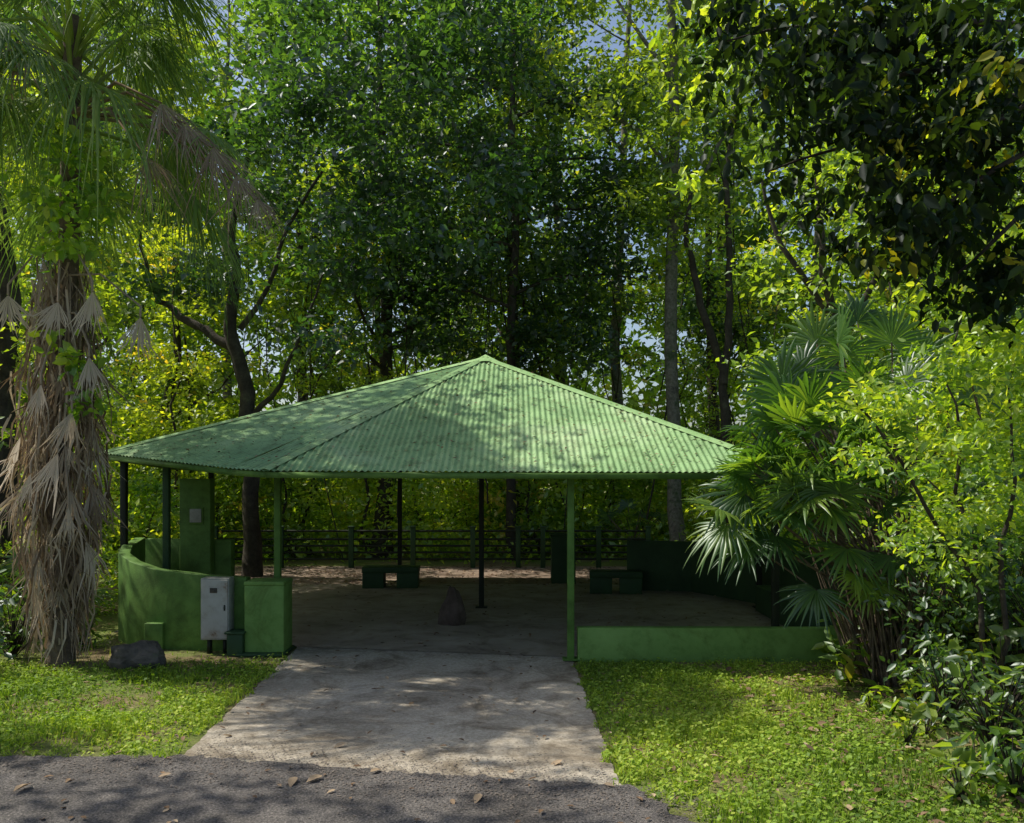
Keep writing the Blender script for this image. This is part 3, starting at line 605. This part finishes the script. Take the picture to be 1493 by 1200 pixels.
top('leaf_litter',(0,0,0),'dry brown fallen leaves scattered over ground and path','fallen leaves',kind='stuff',me=la.mesh('litter'),mat=M['litter'])

# ---------------------------------------------------------------- shelter
T=np.array([-.45,14.5,4.26])
E=[np.array(p) for p in [(-2.9,10.0,2.33),(3.42,10.0,2.31),(4.7,14.5,2.34),(3.0,19,2.34),(-3.5,19.2,2.34),(-6.4,16,2.45),(-5.68,11.8,2.58),(-3.4,10.3,2.36)]]
so=np.array([-.45,14.5,0.])
sh=top('picnic_shelter',tuple(so),'open picnic shelter with green corrugated pyramid roof on posts','shelter')
ra=Acc(); per=.076; AMP=.0095
for i in range(len(E)):
    P0=E[i];P1=E[(i+1)%len(E)]
    e=P1-P0;Lg=np.linalg.norm(e);e/=Lg
    uT=(T-P0).dot(e); vv=T-P0-e*uT; vT=np.linalg.norm(vv); vv/=vT; nn=np.cross(e,vv)
    if nn[2]<0: nn=-nn
    us=np.linspace(0,Lg,max(4,int(Lg/per*8)))
    if uT<=0 or uT>=Lg:
        tops=np.repeat(T[None],len(us),0); bots=P0+np.outer(us,e)
        off=np.cos(us/per*2*math.pi)*AMP
        V=np.concatenate([bots+np.outer(off,nn),bots*.5+tops*.5+np.outer(off*.6,nn),tops])
        m=len(us); F=[(j,j+1,m+j+1,m+j) for j in range(m-1)]+[(m+j,m+j+1,2*m+j+1,2*m+j) for j in range(m-1)]
        ra.add(V,F); continue
    us=np.unique(np.append(us,uT)); vt=np.where(us<=uT,vT*us/uT,vT*(Lg-us)/(Lg-uT))
    off=np.cos(us/per*2*math.pi)*AMP
    b=P0+np.outer(us,e)+np.outer(off,nn); t=P0+np.outer(us,e)+np.outer(vt,vv)+np.outer(off,nn)
    m=len(us)
    ra.add(np.concatenate([b,t]),[(j,j+1,m+j+1,m+j) for j in range(m-1)])
roof=part(sh,'roof',ra.mesh('roof',so,True),M['roof'],'green painted corrugated iron with dirt and fallen leaves')
def subpart(parent,name,acc,mat,bevel=0,off=so):
    return part(parent,name,acc.mesh(name,off),mat,bevel=bevel)
for i in (0,1,2,3,4,5,6):
    a=Acc(); p=E[i]; dv=(p-T);dl=np.linalg.norm(dv);dv/=dl
    nx=E[(i+1)%8]-p; pv=E[(i-1)%8]-p
    def inward(q):
        q=q-dv*q.dot(dv); return q/np.linalg.norm(q)
    w=.075 if i==0 else .12; q1=inward(nx);q2=inward(pv); up=np.array([0,0,.026])
    V=[T+up,T+q1*w+up*.7,T+q2*w+up*.7,p+up,p+q1*w+up*.7,p+q2*w+up*.7]
    a.add(V,[(0,1,4,3),(0,3,5,2)])
    subpart(roof,'ridge_cap',a,M['roof'] if i==0 else M['cap'])
a=Acc(); 
V=[T+np.array([0,0,.06])]+[T+np.array([math.cos(t)*.3,math.sin(t)*.3,-.09]) for t in np.arange(8)*math.pi/4]
a.add(V,[(0,i+1,(i+1)%8+1) for i in range(8)]); subpart(roof,'apex_cap',a,M['cap'])
for i in range(8):
    a=Acc(); P0=E[i];P1=E[(i+1)%8]; c=(T-(P0+P1)/2); c[2]=0; c/=np.linalg.norm(c)
    beam(a,P0+c*.03-np.array([0,0,.05]),P1+c*.03-np.array([0,0,.05]),.03,.07); subpart(roof,'fascia_board',a,M['green_paint'])
for i in range(7):
    a=Acc(); p=E[i]; beam(a,T-np.array([0,0,.12]),p*.97+T*.03-np.array([0,0,.1]),.05,.1); subpart(roof,'rafter',a,M['green_dark'])
posts=[((832,10.45),'green_paint'),((405,11.5),'green_paint'),((243,11.75),'green_dark'),((181,12.3),'dark_steel'),((308,16.3),'dark_steel'),((583,18.0),'dark_steel'),((702,14.5),'dark_steel')]  # far left post gets a darker material in place of its shade
for (px,dd),mt in posts:
    x=(px-746.5)/FP*dd; a=Acc(); best=0
    q=np.array([x,dd])
    for i in range(8):
        A=T[:2];B=E[i][:2];C=E[(i+1)%8][:2]
        Mx=np.array([B-A,C-A]).T; s=np.linalg.solve(Mx,q-A)
        if s[0]>=-.001 and s[1]>=-.001: best=T[2]+s[0]*(E[i][2]-T[2])+s[1]*(E[(i+1)%8][2]-T[2])
    hgt=best-.03
    box(a,(x,dd,hgt/2),(.085,.085,hgt)); box(a,(x,dd,.028),(.2,.2,.016)); box(a,(x,dd,hgt-.12),(.12,.12,.02))
    subpart(sh,'post',a,M[mt],.006)
for x,y in ((3.3,10.7),(4.2,14.5)):
    a=Acc(); box(a,(x,y,1.22),(.085,.085,2.45)); box(a,(x,y,.028),(.2,.2,.016)); subpart(sh,'post',a,M['dark_steel'],.006)

def thing(name,label,cat,build,mat,off,bevel=.01,group=None,smooth=False):
    a=Acc(); build(a); me=a.mesh(name,off,smooth); o=top(name,tuple(off),label,cat,group,me=me,mat=mat)
    if bevel:
        b=o.modifiers.new('bevel','BEVEL'); b.width=bevel;b.segments=2;b.limit_method='ANGLE'
    return o
def bw(a):
    wallpath(a,[(-5.62,12.9,1.33),(-5.5,12.2,1.27),(-5.34,11.75,1.2),(-5.05,11.45,1.12),(-4.66,11.24,1.04),(-4.1,11.15,.99),(-3.42,11.08,.95)],.15)
    box(a,(-4.66,11.13,.17),(.24,.1,.36)); 
thing('curved_wall','curved green painted concrete wall around the shelter side','wall',bw,M['green_paint'],np.array([-4.7,11.3,0]))
thing('back_wall','low green painted concrete wall carrying a tall pillar','wall',lambda a:wallpath(a,[(-5.6,13.1,1.3),(-4.25,13.0,1.29)],.16),M['green_paint'],np.array([-4.9,13.05,0]))
so2=np.array([-4.72,12.8,0])
pl=top('pillar',tuple(so2),'tall green concrete pillar with a small metal plate','pillar')
a=Acc(); box(a,(-4.72,12.8,1.11),(.46,.2,2.22)); part(pl,'column',a.mesh('column',so2),M['green_paint'],bevel=.012)
a=Acc(); box(a,(-4.7,12.69,1.67),(.22,.02,.26)); part(pl,'plate_frame',a.mesh('frame',so2),M['green_paint'],bevel=.004)
a=Acc(); box(a,(-4.7,12.675,1.67),(.17,.02,.2)); part(pl,'plate',a.mesh('plate',so2),M['plate'],'small faded grey metal plate',bevel=.003)
o2=np.array([-3.13,10.98,0])
bp=top('concrete_pedestal',tuple(o2),'box-shaped green concrete pedestal beside the drive','pedestal')
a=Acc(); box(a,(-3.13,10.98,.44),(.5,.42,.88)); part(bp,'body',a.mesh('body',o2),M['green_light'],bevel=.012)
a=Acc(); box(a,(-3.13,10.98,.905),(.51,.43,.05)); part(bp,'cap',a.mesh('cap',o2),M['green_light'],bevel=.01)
a=Acc(); box(a,(-3.15,10.93,.025),(.6,.55,.04)); part(bp,'base_slab',a.mesh('base',o2),M['green_dark'],bevel=.01)
o3=np.array([-3.76,10.85,0])
pn=top('utility_cabinet',tuple(o3),'weathered pale grey metal utility cabinet against the wall','cabinet')
a=Acc(); box(a,(-3.76,10.9,.58),(.36,.2,.78)); part(pn,'cabinet_body',a.mesh('cab',o3),M['plate'],bevel=.004)
a=Acc(); box(a,(-3.76,10.79,.58),(.33,.02,.74)); part(pn,'cabinet_door',a.mesh('door',o3),M['panel'],'faded grey paint with rust stains',bevel=.003)
a=Acc(); box(a,(-3.63,10.775,.6),(.015,.02,.07)); part(pn,'handle',a.mesh('handle',o3),M['dark_steel'])
a=Acc(); box(a,(-3.77,10.777,.82),(.09,.012,.06)); part(pn,'meter_window',a.mesh('mw',o3),M['rock'])
for x in (-3.86,-3.66):
    a=Acc(); box(a,(x,10.9,.1),(.04,.08,.2)); part(pn,'leg',a.mesh('leg',o3),M['dark_steel'])
def st_(a):
    box(a,(-3.48,10.8,.14),(.2,.2,.28)); box(a,(-3.48,10.8,.295),(.25,.25,.03))
thing('tap_stand','small dark green block stand beside the grey cabinet','tap stand',st_,M['green_dark'],np.array([-3.48,10.8,0]))
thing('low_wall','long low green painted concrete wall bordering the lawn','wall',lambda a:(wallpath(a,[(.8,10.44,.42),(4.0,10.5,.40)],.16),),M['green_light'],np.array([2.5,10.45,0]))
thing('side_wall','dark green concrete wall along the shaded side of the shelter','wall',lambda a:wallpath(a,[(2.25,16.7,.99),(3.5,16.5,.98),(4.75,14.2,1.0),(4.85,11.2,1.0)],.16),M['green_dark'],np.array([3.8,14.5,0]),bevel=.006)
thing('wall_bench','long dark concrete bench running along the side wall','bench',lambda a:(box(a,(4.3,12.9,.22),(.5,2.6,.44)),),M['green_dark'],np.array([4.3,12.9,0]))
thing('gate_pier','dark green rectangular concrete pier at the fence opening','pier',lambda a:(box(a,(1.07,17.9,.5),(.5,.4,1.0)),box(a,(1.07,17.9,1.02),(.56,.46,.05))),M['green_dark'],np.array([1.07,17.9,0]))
def bench(x,y,w,rz,lab):
    o=top('bench',(x,y,0),lab,'bench','concrete benches in the shelter'); o.rotation_euler=(0,0,rz)
    a=Acc(); box(a,(0,0,.38),(w,.42,.12)); part(o,'seat',a.mesh('seat'),M['green_dark'],bevel=.012)
    for s in (-1,1):
        a=Acc(); box(a,(s*(w/2-.22),0,.17),(.42,.4,.3)); part(o,'leg',a.mesh('leg'),M['green_dark'],bevel=.01)
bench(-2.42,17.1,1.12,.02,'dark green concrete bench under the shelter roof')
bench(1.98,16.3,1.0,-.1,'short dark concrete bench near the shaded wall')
fo=np.array([-3.,20.7,0])
fe=top('yard_fence',tuple(fo),'dark green post and rail fence in front of the forest','fence')
for x in [-7.2,-5.6,-3.9,-2.4,-.95,.15,.75,2.1,3.3]:
    a=Acc(); box(a,(x,20.7,.49),(.12,.12,.98)); box(a,(x,20.7,1.0),(.15,.15,.04)); part(fe,'post',a.mesh('post',fo),M['green_dark'],bevel=.008)
for z in (.22,.38,.54,.7,.9):
    a=Acc(); tube(a,[(-7.2,20.7,z),(-3,20.7,z),(3.3,20.7,z)],.026,8); part(fe,'rail',a.mesh('rail',fo,True),M['dark_steel'])
def rock(name,label,loc,s,seed,cat='rock',taper=0,mat='rock'):
    import bmesh
    from mathutils import noise as mn
    bm=bmesh.new(); bmesh.ops.create_icosphere(bm,subdivisions=4,radius=1)
    for v in bm.verts:
        n=mn.noise(v.co*1.3+Vector((seed,0,0)))*.35+mn.noise(v.co*4+Vector((seed,3,0)))*.1
        v.co*=1+n
        if taper: k=1-(v.co.z*.5+.5)*taper; v.co.x*=k; v.co.y*=k
        v.co.x*=s[0];v.co.y*=s[1];v.co.z*=s[2]
    me=bpy.data.meshes.new(name); bm.to_mesh(me); bm.free()
    return top(name,loc,label,cat,me=me,mat=M[mat])
rock('boulder','dark mossy boulder lying on the grass by the wall',(-4.45,10.15,.12),(.34,.25,.18),3)
rock('standing_stone','pointed dark stone standing on the shelter floor',(-.9,12.9,.24),(.24,.19,.4),2,'stone',taper=.6,mat='stone_dark')
la=Acc(); rng=np.random.default_rng(5); C=[]
for _ in range(700):
    i=rng.choice([0,6,7],p=[.68,.27,.05]); u,v=rng.uniform(size=2)
    if u+v>1: u,v=1-u,1-v
    C.append(T+u*(E[i]-T)+v*(E[(i+1)%8]-T)+np.array([0,0,.03]))
leaves(la,np.array(C),.055,rng,up=3,droop=0,wr=.5)
top('roof_litter',(0,0,0),'small dead leaves lying on the green corrugated roof','fallen leaves',kind='stuff',me=la.mesh('rl'),mat=M['litter'])

# ---------------------------------------------------------------- light, sky, camera
sd=Vector((-.58,.15,.80)).normalized()
el=math.asin(sd.z); rot=math.atan2(sd.x,sd.y)
sl=bpy.data.lights.new('sun','SUN'); sl.energy=5; sl.angle=math.radians(.5); sl.color=(1,.94,.80)
s=bpy.data.objects.new('sun',sl); COL.objects.link(s); s.rotation_euler=(-sd).to_track_quat('-Z','Y').to_euler(); s.location=(-10,10,25)
w=bpy.data.worlds.new('World'); scene.world=w; w.use_nodes=True; nt=w.node_tree
bg=nt.nodes['Background']; sky=nt.nodes.new('ShaderNodeTexSky'); sky.sky_type='NISHITA'; sky.sun_disc=False
sky.sun_elevation=el; sky.sun_rotation=rot; sky.dust_density=2.5
nt.links.new(sky.outputs[0],bg.inputs[0]); bg.inputs[1].default_value=.15
cam=bpy.data.cameras.new('camera'); cam.lens=30.0; cam.sensor_width=36; cam.shift_y=.0603; cam.clip_end=1500
c=bpy.data.objects.new('camera',cam); COL.objects.link(c); c.location=(0,0,EYE); c.rotation_euler=(math.radians(90),0,0)
scene.camera=c
scene.view_settings.view_transform='Standard'; scene.view_settings.look='None'; scene.view_settings.exposure=0
